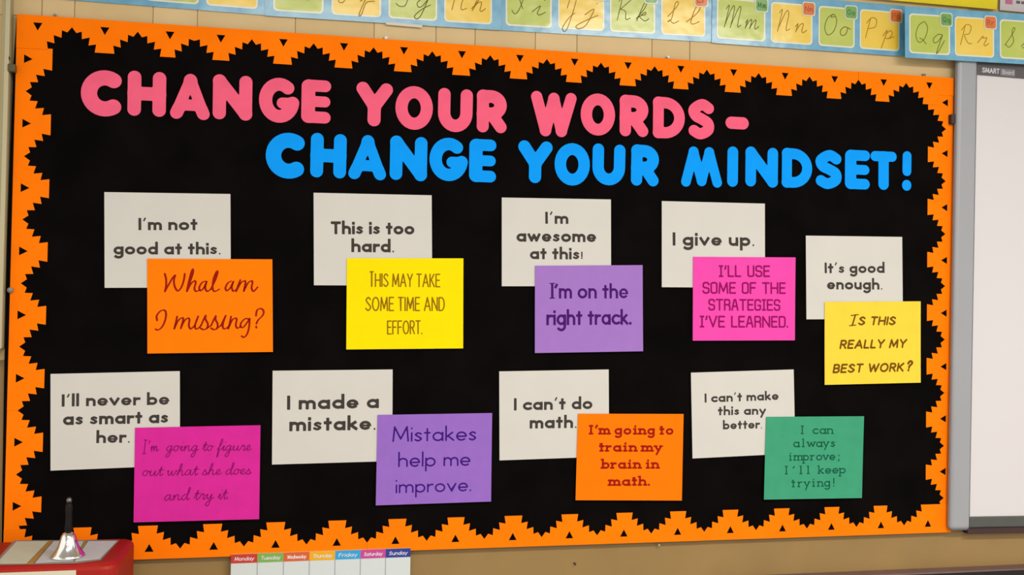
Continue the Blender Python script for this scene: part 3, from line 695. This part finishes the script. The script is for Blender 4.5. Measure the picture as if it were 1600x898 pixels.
sign([(1288.5, 471.5), (1438.5, 470.5), (1438, 597.5), (1288, 601)], mat('warm_yellow_paper', (255, 222, 66), .8, .15, noise=.03),
     [("S THIS", 1340, 1398.5, 508.3, 508, 14.2), ("REALLY MY", 1311, 1415, 545.3, 543.5, 14.5), ("BEST WORK", 1300, 1411, 583, 580.5, 14.5), ("?", 1415, 1424, 580.2, 579.8, 17)],
     mat('brown_ink', (128, 78, 6), .8, .1), C5, 'golden yellow paper sign reading Is this really my best work?', G, -.0205, .0015,
     [([(1336.3, 492), (1331.5, 508)], .0045), ([(1329.5, 492.8), (1341, 491.3)], .004), ([(1327, 508.6), (1337, 507.6)], .004)])
C6 = dict(t=.07, xh=.5, asc=1.0, desc=-.5, gap=.35, space=.5, script=True, slant=.12, square=False)
sign([(211, 668), (407, 664), (405, 810.5), (209, 815.5)], mat('magenta_paper', (232, 42, 158), .8, .15, noise=.05),
     [("I'm", 222, 248, 706, 705, 19), ("going to figure", 259, 393, 705, 704, 19), ("out what she does", 221.5, 393, 743.8, 741, 19), ("and try it.", 256, 357, 782, 779.5, 20)],
     mat('dark_plum_ink', (150, 8, 104), .8, .1), C6, 'magenta paper sign reading I\'m going to figure out what she does and try it.', G, -.0205, .002)
C7 = dict(t=.105, xh=.6, asc=1.0, desc=-.32, gap=.33, space=.62, square=False)
sign([(590, 648), (769, 645), (767, 783), (587, 789)], mat('purple_paper', (162, 112, 202), .8, .15, noise=.04),
     [("Mistakes", 613, 744, 690.3, 687.8, 24.5), ("help me", 622, 735, 729.5, 727.3, 24), ("improve.", 618, 736, 770.3, 766.8, 23)],
     mat('violet_ink', (66, 20, 128), .8, .1), C7, 'purple paper sign reading Mistakes help me improve.', G, -.0205, .002)
C8 = dict(t=.21, xh=.68, asc=1.05, desc=-.35, gap=.56, space=.5, serif=.16, square=True)
sign([(903, 646), (1068, 646.5), (1065, 781.5), (899, 781)], mat('vivid_orange_paper', (278, 130, 0), .85, .05, noise=.02),
     [("I'm going to", 919.5, 1052, 678.7, 679, 15.2), ("train my", 935.5, 1034, 705.5, 705.5, 15.2), ("brain in", 940, 1029, 732.2, 732, 15.2), ("math.", 951, 1015, 758.8, 758.5, 15.2)],
     mat('red_brown_ink', (166, 22, 0), .8, .1), C8, 'orange paper sign reading I\'m going to train my brain in math.', G, -.0205, .0015)
C9 = dict(t=.14, xh=.66, asc=1.0, desc=-.35, gap=.3, space=.4, serif=.13, square=True, mono=.95)
sign([(1197, 651), (1350, 650), (1346, 777.5), (1193, 780)], mat('green_paper', (68, 166, 122), .8, .15, noise=.05),
     [("I can", 1248, 1302, 678, 677.7, 13.5), ("always", 1239, 1306, 698.6, 698, 13.5), ("improve;", 1230, 1315, 719.6, 718.6, 13.5), ("I'll keep", 1223, 1321, 741, 739.3, 13.5), ("trying!", 1234, 1307, 761, 759.5, 13.5)],
     mat('dark_green_ink', (18, 92, 66), .8, .1), C9, 'green paper sign reading I can always improve; I\'ll keep trying!', G, -.0205, .002)

# ------------------------------------------------------------------ alphabet strip above the board
M_SKY = mat('blue_mottled_strip', (84, 160, 196), .35, .5, nscale=22, coat=.6, bump=.18, c2=(120, 186, 208))
M_CREAM = mat('cream_card_edge', (240, 236, 205), .4, .4, coat=.5, bump=.2)
M_LIME = mat('lime_card', (186, 200, 62), .4, .4, nscale=9, coat=.6, bump=.18, c2=(206, 212, 96))
M_YEL = mat('yellow_card', (255, 206, 38), .4, .4, nscale=9, coat=.6, bump=.18, c2=(255, 216, 84))
M_TG = mat('green_tag', (116, 168, 84), .4, .4, coat=.5, bump=.2, noise=.1)
M_TO = mat('orange_tag', (234, 116, 44), .4, .4, coat=.5, bump=.2, noise=.08)
M_OL = mat('olive_ink', (110, 108, 36), .7, .2)
M_OB = mat('amber_ink', (176, 124, 30), .7, .2)
def rrect(x0, x1, z0, z1, rr, n=4):
    out = []
    for cx, cz, a in ((x1-rr, z0+rr, -90), (x1-rr, z1-rr, 0), (x0+rr, z1-rr, 90), (x0+rr, z0+rr, 180)):
        out += [(cx+rr*math.cos(math.radians(a+90*i/n)), cz+rr*math.sin(math.radians(a+90*i/n))) for i in range(n+1)]
    return out
CUR = dict(t=.040, xh=.5, asc=1.0, desc=-.55, gap=.1, script=True, slant=.25, square=False)
def panel(p0, p1, Y0, Y1, cards, label):
    """p0, p1: lower corners as seen; cards = (letter, left x, right x at the card's foot)"""
    a = at(*p0, Y0); b = at(*p1, Y1)
    ax = (b-a); W = ax.length; ax.normalize()
    up = Vector((-ax.z*ax.x, 0, 1)); up = (up-ax*up.dot(ax)).normalized(); ny = up.cross(ax)  # away from the room
    Mx = Matrix(((ax.x, -ny.x, up.x, a.x), (ax.y, -ny.y, up.y, a.y), (ax.z, -ny.z, up.z, a.z), (0, 0, 0, 1)))
    if ny.y > 0: Mx = Matrix(((ax.x, ny.x, up.x, a.x), (ax.y, ny.y, up.y, a.y), (ax.z, ny.z, up.z, a.z), (0, 0, 0, 1)))
    root = empty('alphabet_strip', (0, 0, 0), label, 'alphabet strip', 'alphabet strip panels')
    root.matrix_world = Mx
    H = .137
    link('backing', poly_mesh([rrect(0, W, 0, H, .002)], .0006), root, M_SKY)
    for L, u0, u1 in cards:
        v = p0[1]+(p1[1]-p0[1])*((u0+u1)/2-p0[0])/(p1[0]-p0[0])-16
        x0 = (at(u0, v, (Y0+Y1)/2)-a).dot(ax); x1 = (at(u1, v, (Y0+Y1)/2)-a).dot(ax)
        odd = (ord(L)-65) % 2
        w_ = x1-x0; z0 = .0125; z1 = z0+.106
        c = link('card', shifted(poly_mesh([rrect(x0, x1, z0, z1, .010)], .0004), 0, -.0007, 0), root, M_CREAM)
        e = .0042
        link('card_face', shifted(poly_mesh([rrect(x0+e, x1-e, z0+e, z1-e, .008)], .0003), 0, -.0012, 0), c, M_YEL if odd else M_LIME)
        st, s = layout(L.lower(), w_*.30, .052, CUR)
        V, F = stroke_mesh(st, False)
        mb = MB(); mb.add([(x0+w_*.55+x, 0, z0+.030+z) for x, _, z in V], F)
        wc, sc = SCAP[L]
        q = [([(x0+w_*.12+x*.044+.2*y*.056, z0+.030+y*.056) for x, y in s_], .0019) for s_ in sc]
        mb.add(*stroke_mesh(q, False))
        link('lettering', mesh_from([(x, -.0018, z) for x, _, z in mb.V], mb.F), c, M_OB if odd else M_OL)
        tx0, tx1 = x1-.030, x1+.007; tz_0, tz_1 = z1-.030, z1+.007
        t_ = link('tag', shifted(poly_mesh([rrect(tx0, tx1, tz_0, tz_1, .007)], .0003), 0, -.0022, 0), root, M_CREAM)
        link('tag_face', shifted(poly_mesh([rrect(tx0+.0026, tx1-.0026, tz_0+.0026, tz_1-.0026, .006)], .0003), 0, -.0027, 0), t_, M_TO if odd else M_TG)
        mb = MB()
        V, F = stroke_mesh(layout(L, .011, .015, dict(t=.12, caps=True))[0], True)
        mb.add([(tx0+.007+x, -.0032, tz_0+.011+z) for x, _, z in V], F)
        V, F = stroke_mesh(layout(L.lower(), .009, .015, dict(t=.14))[0], True)
        mb.add([(tx0+.021+x, -.0032, tz_0+.011+z) for x, _, z in V], F)
        link('lettering', mesh_from(mb.V, mb.F), t_, mat('tag_ink_orange', (190, 84, 24)) if odd else mat('tag_ink_green', (70, 128, 56)))
    return root
panel((20, -7), (416, 24), -.006, -.006, [('A', 30, 118), ('B', 130, 216), ('C', 228, 311), ('D', 322, 403)], 'blue alphabet strip panel with lime and yellow cards ending in Dd, leftmost')
panel((414, 24.5), (783, 47.5), -.008, -.008, [('E', 427, 505.5), ('F', 518, 595.5), ('G', 607, 683), ('H', 694, 768.5)], 'blue alphabet strip panel with cursive cards Ee to Hh')
panel((783, 47.5), (1113, 66), -.006, -.006, [('I', 790, 862), ('J', 872, 944), ('K', 953, 1023.5), ('L', 1033, 1102)], 'blue alphabet strip panel with cursive cards Ii to Ll')
panel((1112, 67), (1415, 88.5), -.008, -.008, [('M', 1119.5, 1195.5), ('N', 1204, 1269), ('O', 1278.5, 1335), ('P', 1343, 1405)], 'blue alphabet strip panel with cursive cards Mm to Pp')
panel((1414, 90), (1700, 106), -.043, -.047, [('Q', 1421, 1484.5), ('R', 1492, 1553), ('S', 1562, 1620), ('T', 1628, 1686)], 'blue alphabet strip panel starting with cursive card Qq, above the whiteboard')
# tape
def quad_sheet(name, corners, Y, th, m):
    P = [at(u, v, Y) for u, v in corners]
    o = link(name, shifted(poly_mesh([[(p.x, p.z) for p in P]], th), 0, Y, 0), m=m); recenter(o); return o
tag(quad_sheet('tape', [(603, 34.5), (660, 39), (659.5, 43.5), (603, 38.5)], -.0105, .0003, mat('milky_tape', (222, 204, 176), .3, .5)), 'strip of milky sticky tape under the Hh card of the alphabet strip', 'tape')
# poster and paper at the top right
P_ = [at(*p, -.012) for p in ((1340, -3.5), (1556, 15.5), (1559, -30), (1340, -52))]
yp = link('poster', shifted(poly_mesh([[(p.x, p.z) for p in P_]], .004), 0, -.012, 0), m=mat('lemon_poster', (250, 224, 40), .6, .2, noise=.03)); recenter(yp)
tag(yp, 'yellow poster whose lower edge shows above the alphabet strip', 'poster')
P_ = [at(*p, -.008) for p in ((1562, 16), (1640, 23), (1640, -40), (1563, -44))]
wp = link('paper_notice', shifted(poly_mesh([[(p.x, p.z) for p in P_]], .001), 0, -.008, 0), m=mat('pinkish_white_paper', (222, 210, 204), .8, .15)); cc = recenter(wp)
tag(wp, 'whitish paper with a pink mark in the top right corner', 'paper')
mb = MB()
for u0, v0, u1, v1 in ((1571, -2, 1582, 7),):
    a, b = at(u0, v0, -.0095), at(u1, v1, -.0095); mb.add([(a.x, a.y, b.z), (b.x, a.y, b.z), (b.x, a.y, a.z), (a.x, a.y, a.z)], [(0, 1, 2, 3)])
link('printed_mark', mesh_from([(x-cc.x, y-cc.y, z-cc.z) for x, y, z in mb.V], mb.F), wp, mat('rose_print', (206, 120, 150)))
mb = MB()
for u0, v0, u1, v1 in ((1588, 1, 1594, 6), (1596, 2, 1604, 7)):
    a, b = at(u0, v0, -.0095), at(u1, v1, -.0095); mb.add([(a.x, a.y, b.z), (b.x, a.y, b.z), (b.x, a.y, a.z), (a.x, a.y, a.z)], [(0, 1, 2, 3)])
link('printed_mark', mesh_from([(x-cc.x, y-cc.y, z-cc.z) for x, y, z in mb.V], mb.F), wp, mat('grey_print', (110, 100, 110)))

# ------------------------------------------------------------------ interactive whiteboard at the right
YW = -.036
tl = at(1497.5, 62, YW); bl = at(1484.5, 829, YW)
updir = Vector((tl.x-bl.x, 0, tl.z-bl.z)); HH = updir.length; updir.normalize(); rt = Vector((updir.z, 0, -updir.x))
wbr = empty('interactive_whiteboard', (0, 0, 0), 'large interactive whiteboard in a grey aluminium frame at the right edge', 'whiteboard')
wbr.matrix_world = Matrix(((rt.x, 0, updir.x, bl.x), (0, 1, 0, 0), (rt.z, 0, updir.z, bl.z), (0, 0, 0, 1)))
def wloc(u, v, Y=YW):
    p = at(u, v, Y)-Vector((bl.x, 0, bl.z)); return p.dot(rt), p.dot(updir)
FW = wloc(1529, 100)[0]; WW = 1.35
link('frame', box_mesh(0, FW, YW, -.0185, .0, HH, .012, 4), wbr, M_ALU)
link('frame', box_mesh(WW-FW, WW, YW, 0, .0, HH, .012, 4), wbr, M_ALU)
link('frame', box_mesh(FW*.5, WW-FW*.5, YW+.004, 0, HH-.03, HH-.002, .004, 2), wbr, M_ALU)
zt0 = wloc(1560, 118)[1]; zt1 = wloc(1560, 99.5)[1]; zb = wloc(1518, 808)[1]
M_DK = mat('dark_grey_band', (92, 86, 86), .45, .4, noise=.06)
link('bottom_shade_strip', box_mesh(FW-.002, WW-FW+.002, YW+.010, -.004, -.012, .0055, .002), wbr, mat('dark_purple_shade', (74, 52, 50), .6, .2))  # added dark strip, stands in for the shadow below the whiteboard's lower band
top = link('top_band', box_mesh(FW-.002, WW-FW+.002, YW+.006, -.004, zt0, HH-.028), wbr, M_DK)
link('bottom_band', box_mesh(FW-.002, WW-FW+.002, YW+.004, -.004, .006, zb, .003), wbr, mat('charcoal_band', (82, 82, 76), .45, .4, noise=.06))
link('panel', box_mesh(FW-.002, WW-FW+.002, YW+.010, -.006, zb, zt0), wbr, mat('white_board_surface', (232, 223, 218), .3, .5, noise=.015, nscale=2))
mb = MB()
x0, z_ = wloc(1536.5, 112.5); x1, _ = wloc(1564, 114)
V, F = stroke_mesh(layout("SMART", x1-x0, .0145, dict(t=.2, caps=True, gap=.3))[0], True)
mb.add([(x0+x, YW+.0055, z_+z) for x, _, z in V], F)
x2, zz = wloc(1568, 115.5); x3, _ = wloc(1586, 116.5)
V, F = stroke_mesh(layout("Board", x3-x2, .012, dict(t=.13, gap=.35))[0], True)
mb.add([(x2+x, YW+.0045, zz+z+.001) for x, _, z in V], F)
link('lettering', mesh_from(mb.V, mb.F), top, mat('pale_grey_print', (214, 208, 206)))
x2, zz = wloc(1565, 117.3); x3, z3 = wloc(1588, 108)
link('logo_plate', box_mesh(x2, x3, YW+.005, YW+.007, zz, z3), top, mat('mid_grey_plate', (140, 132, 134)))
# small black clip between the boards
a, b = at(1487, 178, -.03), at(1492.5, 193, -.03)
cl = link('clip', box_mesh(a.x, b.x, -.03, 0, b.z, a.z, .001), m=mat('black_plastic', (50, 42, 38), .5, .4)); recenter(cl)
tag(cl, 'small black clip at the right edge of the orange border', 'clip')

# ------------------------------------------------------------------ cream raceway at the left, with its clip
Yr = -.030
xa = at(4.5, 300, Yr).x; xb = at(19.5, 150, Yr).x
xb = min(xb, -.0105)
zb0 = at(8, 546, Yr).z
M_RACE = mat('cream_painted_metal', (186, 172, 124), .45, .4, noise=.05, nscale=5)
rw = empty('wire_raceway', ((xa+xb)/2, 0, zb0), 'cream painted vertical cable duct on the wall at the left edge', 'cable duct')
bm_ = box_mesh(xa-.012, xb, Yr, 0, zb0, CEIL-.001, .006, 3); link('duct', rel(bm_, rw.location), rw, M_RACE)
link('ridge', rel(box_mesh(xa-.004, xa+.006, Yr-.004, Yr+.002, zb0+.002, CEIL-.003, .002, 2), rw.location), rw, mat('pale_cream_metal', (206, 192, 150), .4, .4))
zc = at(8, 574, Yr).z
link('end_cap', rel(box_mesh(xa-.014, xb-.012, Yr-.003, 0, zc, zb0-.0005, .003, 2), rw.location), rw, mat('white_plastic_cap', (206, 204, 186), .4, .4))
z1, z2 = at(10, 100, Yr).z, at(10, 112, Yr).z
link('strap', rel(box_mesh(xa+.004, xb+.014, Yr-.006, -.0190, z2, z1, .002, 2), rw.location), rw, mat('dull_olive_metal', (96, 84, 46), .5, .4))
def screw(x, z, y, rad, m, parent, org):
    bm = bmesh.new(); bmesh.ops.create_uvsphere(bm, u_segments=10, v_segments=6, radius=rad)
    bmesh.ops.scale(bm, vec=(1, .5, 1), verts=bm.verts); bmesh.ops.translate(bm, vec=(x, y, z), verts=bm.verts)
    me = bpy.data.meshes.new('screw'); bm.to_mesh(me); bm.free(); link('screw', rel(me, org), parent, m)
screw(at(12, 91, Yr).x, at(12, 91, Yr).z, Yr-.001, .006, mat('dark_screw', (50, 40, 20), .5, .5), rw, rw.location)

# push pins and specks
def pin(u, v, col, label, Y=-.002, s=1.0):
    p = at(u, v, Y)
    prof = [(0, 0), (.0025, 0), (.0025, .003), (.0012, .004), (.0012, .008), (.0036, .010), (.0034, .0115), (0, .0118)]
    n = 10; V = []; F = []
    for rad, h in prof:
        for i in range(n): V.append((rad*s*math.cos(2*math.pi*i/n), -h*s, rad*s*math.sin(2*math.pi*i/n)))
    for k in range(len(prof)-1):
        for i in range(n): F.append((k*n+i, (k+1)*n+i, (k+1)*n+(i+1) % n, k*n+(i+1) % n))
    o = link('push_pin', mesh_from(V, F, smooth=True), m=col); o.location = p; o.rotation_euler = (.25, 0, .2)
    return tag(o, label, 'push pin')
M_PW = mat('white_pin', (250, 246, 236), .25, .6); M_PG = mat('grey_pin', (150, 140, 130), .4, .5)
pin(601, 59, M_PW, 'white push pin in the tan wall just above the orange border, between the pink words', -.0036, 1.3)
pin(1041, 89, M_PW, 'white push pin in the tan wall above the orange border over the letter D', -.0036, 1.1)
pin(86, 24, M_PG, 'grey push pin in the wall above the top left corner of the orange border', -.0036, 1.0)
pin(1441, 116.5, M_PG, 'grey push pin in the wall above the top right corner of the orange border', -.0036, .9)
pin(17, 450, M_PG, 'grey push pin between the cream duct and the left orange border', -.002, 1.9)
pin(1027, 849, mat('cream_pin', (206, 190, 150), .4, .4), 'cream push pin in the brown wall just below the bottom border', -.001, .9)
pin(897, 879, mat('black_pin', (30, 20, 16), .5, .4), 'tiny black tack in the brown wall below the board', -.001, .7)

# ------------------------------------------------------------------ weekly calendar hung below the board
YC = -.020
def cpt(s, t):       # s 0..1 across, t = metres down from the top edge
    a, b = at(361, 866, YC), at(641.5, 856, YC)
    ax = (b-a).normalized(); dn = Vector((ax.z, 0, -ax.x)); p = a+(b-a)*s+dn*t
    return p
cal = empty('calendar', cpt(.5, .30), 'white weekly wall calendar with coloured day names, hanging below the board', 'calendar')
def cal_quad(name, s0, s1, t0, t1, y0, y1, m, parent=cal):
    c = [cpt(s0, t0), cpt(s1, t0), cpt(s1, t1), cpt(s0, t1)]
    V = [(p.x, y0, p.z) for p in c]+[(p.x, y1, p.z) for p in c]
    F = [(0, 3, 2, 1), (4, 5, 6, 7), (0, 1, 5, 4), (1, 2, 6, 5), (2, 3, 7, 6), (3, 0, 4, 7)]
    return link(name, rel(mesh_from(V, F), cal.location), parent, m)
cal_quad('sheet', 0, 1, 0, .30, YC, -.0165, mat('cool_white_sheet', (228, 232, 224), .6, .3))
Lc = (cpt(1, 0)-cpt(0, 0)).length
days = [('Monday', (214, 62, 42)), ('Tuesday', (134, 186, 84)), ('Wednesday', (232, 104, 46)), ('Thursday', (255, 184, 10)), ('Friday', (52, 172, 224)), ('Saturday', (214, 74, 154)), ('Sunday', (46, 64, 152))]
HD = .0205
for i, (nm, c) in enumerate(days):
    h = cal_quad('day_header', i/7, (i+1)/7, 0, HD, YC-.0006, YC, mat('header_%s' % nm.lower(), c, .5, .3))
    p0 = cpt((i+.13)/7, HD*.72); p1 = cpt((i+.87)/7, HD*.72)
    V, F = text_line(nm, p0, p1, .0088, dict(t=.15, xh=.7, gap=.34, desc=-.25, slant=.15))
    o = link('lettering', rel(mesh_from([(x, YC-.0010, z) for x, _, z in V], F), cal.location), h, mat('white_print', (250, 240, 238)))
mbx = MB()
lw = .0009
for i in range(1, 7):
    a = cpt(i/7, HD); b = cpt(i/7, .298); k = i/7
    mbx.add([(a.x-lw, YC-.0003, a.z), (b.x-lw, YC-.0003, b.z), (b.x+lw, YC-.0003, b.z), (a.x+lw, YC-.0003, a.z)], [(0, 1, 2, 3)])
for t in (.085, .15, .215, .28):
    a = cpt(0, t); b = cpt(1, t)
    mbx.add([(a.x, YC-.0003, a.z-lw), (b.x, YC-.0003, b.z-lw), (b.x, YC-.0003, b.z+lw), (a.x, YC-.0003, a.z+lw)], [(0, 1, 2, 3)])
link('grid_lines', rel(mesh_from(mbx.V, mbx.F), cal.location), cal, mat('grey_line', (176, 168, 176)))

# ------------------------------------------------------------------ red cabinet with papers and a hand bell on it
back = at(213, 839, -.075); ZT = back.z
front = atz(60, 884, ZT)
yb, yf = -.075, front.y
rx = back.x
cab = empty('storage_cabinet', (rx-.30, (yb+yf)/2, 0), 'red cabinet with rounded corners, its top at the lower left corner', 'cabinet')
M_RED = mat('red_plastic', (178, 22, 8), .5, .3, noise=.05, nscale=6)
def vbox(x0, x1, y0, y1, z0, z1, rr, top_r=.012):
    lp = rrect(x0, x1, y0, y1, rr, 6); V = []; F = []; n = len(lp)
    cx, cy = (x0+x1)/2, (y0+y1)/2
    rings = [(0, z0)]+[(top_r*(1-math.cos(math.radians(a))), z1-top_r+top_r*math.sin(math.radians(a))) for a in (0, 30, 60, 90)]
    for ins, z in rings:
        sx = 1-ins/((x1-x0)/2); sy = 1-ins/((y1-y0)/2)
        V += [(cx+(x-cx)*sx, cy+(y-cy)*sy, z) for x, y in lp]
    for k in range(len(rings)-1):
        for i in range(n): F.append((k*n+i, k*n+(i+1) % n, (k+1)*n+(i+1) % n, (k+1)*n+i))
    F.append(tuple((len(rings)-1)*n+i for i in range(n))); F.append(tuple(reversed(range(n))))
    return mesh_from(V, F)
x_l = rx-.52
link('body', rel(vbox(x_l, rx, yf, yb, 0.0, ZT, .03), cab.location), cab, M_RED)
lb = atz(118, 893, ZT); lz = at(60, 892.5, yf).z
link('front_label', rel(box_mesh(x_l+.03, at(119, 894, yf).x, yf-.0015, yf+.0005, lz-.10, lz, .0008), cab.location), cab, mat('cream_label', (232, 222, 190), .5, .3))
for k in range(3):
    dz = ZT-.16-k*.30
    dr = link('drawer', rel(box_mesh(x_l+.03, rx-.035, yf-.006, yf+.001, dz-.27, dz, .003), cab.location), cab, M_RED)
    link('handle', rel(box_mesh((x_l+rx)/2-.05, (x_l+rx)/2+.05, yf-.022, yf-.005, dz-.05, dz-.035, .004), cab.location), dr, M_ALU)
def top_sheet(name, pts, th, m, label, cat, lift=0.0, group=None):
    P = [atz(u, v, ZT+lift) for u, v in pts]
    V = [(p.x, p.y, ZT+lift) for p in P]+[(p.x, p.y, ZT+lift+th) for p in P]; n = len(P)
    F = [tuple(range(n)), tuple(reversed(range(n, 2*n)))]+[(i, (i+1) % n, n+(i+1) % n, n+i) for i in range(n)]
    me = mesh_from(V, F); bm = bmesh.new(); bm.from_mesh(me); bmesh.ops.recalc_face_normals(bm, faces=bm.faces); bm.to_mesh(me); bm.free()
    o = link(name, me, m=m); recenter(o); return tag(o, label, cat, group)
top_sheet('mat', [(22, 844.5), (186, 844), (158, 874.5), (117, 880), (-12, 882.5)], .001, mat('lilac_grey_mat', (150, 138, 128), .5, .3), 'grey mat under the papers on top of the red cabinet', 'mat', .0003)
PAP = mat('greenish_white_paper', (214, 212, 184), .6, .3, noise=.03); PAP2 = mat('greyish_white_paper', (214, 208, 204), .6, .3, noise=.03)
top_sheet('paper_card', [(26, 846), (75.5, 845.5), (42, 880), (-6, 880.5)], .0008, PAP, 'pale greenish card on the red cabinet, leftmost of three', 'paper', .0016, 'cards on the red cabinet')
top_sheet('paper_card', [(84, 845.5), (131, 845.5), (114, 876.5), (55, 879.5)], .0008, PAP2, 'pale card on the red cabinet, under the hand bell', 'paper', .0016, 'cards on the red cabinet')
top_sheet('paper_card', [(138, 845.5), (183, 845.3), (156, 872.8), (117, 877)], .0008, PAP2, 'pale grey card on the red cabinet, right of the hand bell', 'paper', .0016, 'cards on the red cabinet')
GOLD = mat('gold_strip', (190, 142, 62), .45, .4)
top_sheet('ribbon', [(76.5, 845.3), (82.5, 845.3), (52, 880), (43, 880.3)], .0008, GOLD, 'gold strip between the left and middle cards on the red cabinet', 'strip', .0016, 'gold strips')
top_sheet('ribbon', [(132.3, 845.3), (136.5, 845.3), (117, 876), (114.8, 876.3)], .0008, GOLD, 'gold strip between the middle and right cards on the red cabinet', 'strip', .0016, 'gold strips')
# hand bell
bp = atz(106, 869.5, ZT+.0026)
bell = empty('hand_bell', bp, 'silver hand bell with a black handle standing on the red cabinet', 'bell')
def lathe(prof, n=32):
    V = []; F = []
    for rad, h in prof:
        for i in range(n): V.append((rad*math.cos(2*math.pi*i/n), rad*math.sin(2*math.pi*i/n), h))
    for k in range(len(prof)-1):
        for i in range(n): F.append((k*n+i, k*n+(i+1) % n, (k+1)*n+(i+1) % n, (k+1)*n+i))
    return mesh_from(V, F, smooth=True)
px = (bp-CAM).dot(f)/FPX
R0 = 25.5*px
link('bell_body', lathe([(R0*.9, .0), (R0, .0005), (R0*1.0, .003), (R0*.9, .007), (R0*.74, .014), (R0*.60, .022), (R0*.50, .032), (R0*.42, .042), (R0*.30, .048), (.004, .051), (0, .051)]), bell,
     mat('polished_silver', (.86, .86, .86), .14, .5, metal=1.0, raw=True))
link('handle', lathe([(0, .050), (.0065, .0505), (.0078, .056), (.0065, .066), (.0060, .085), (.0070, .100), (.0055, .106), (.004, .108), (0, .1085)]), bell,
     mat('black_lacquer', (8, 6, 6), .55, .2))
link('knob', lathe([(0, .107), (.0038, .108), (.0056, .1125), (.0048, .1165), (.0025, .119), (0, .1195)]), bell, mat('dark_steel', (.16, .16, .17), .35, .5, metal=1.0, raw=True))
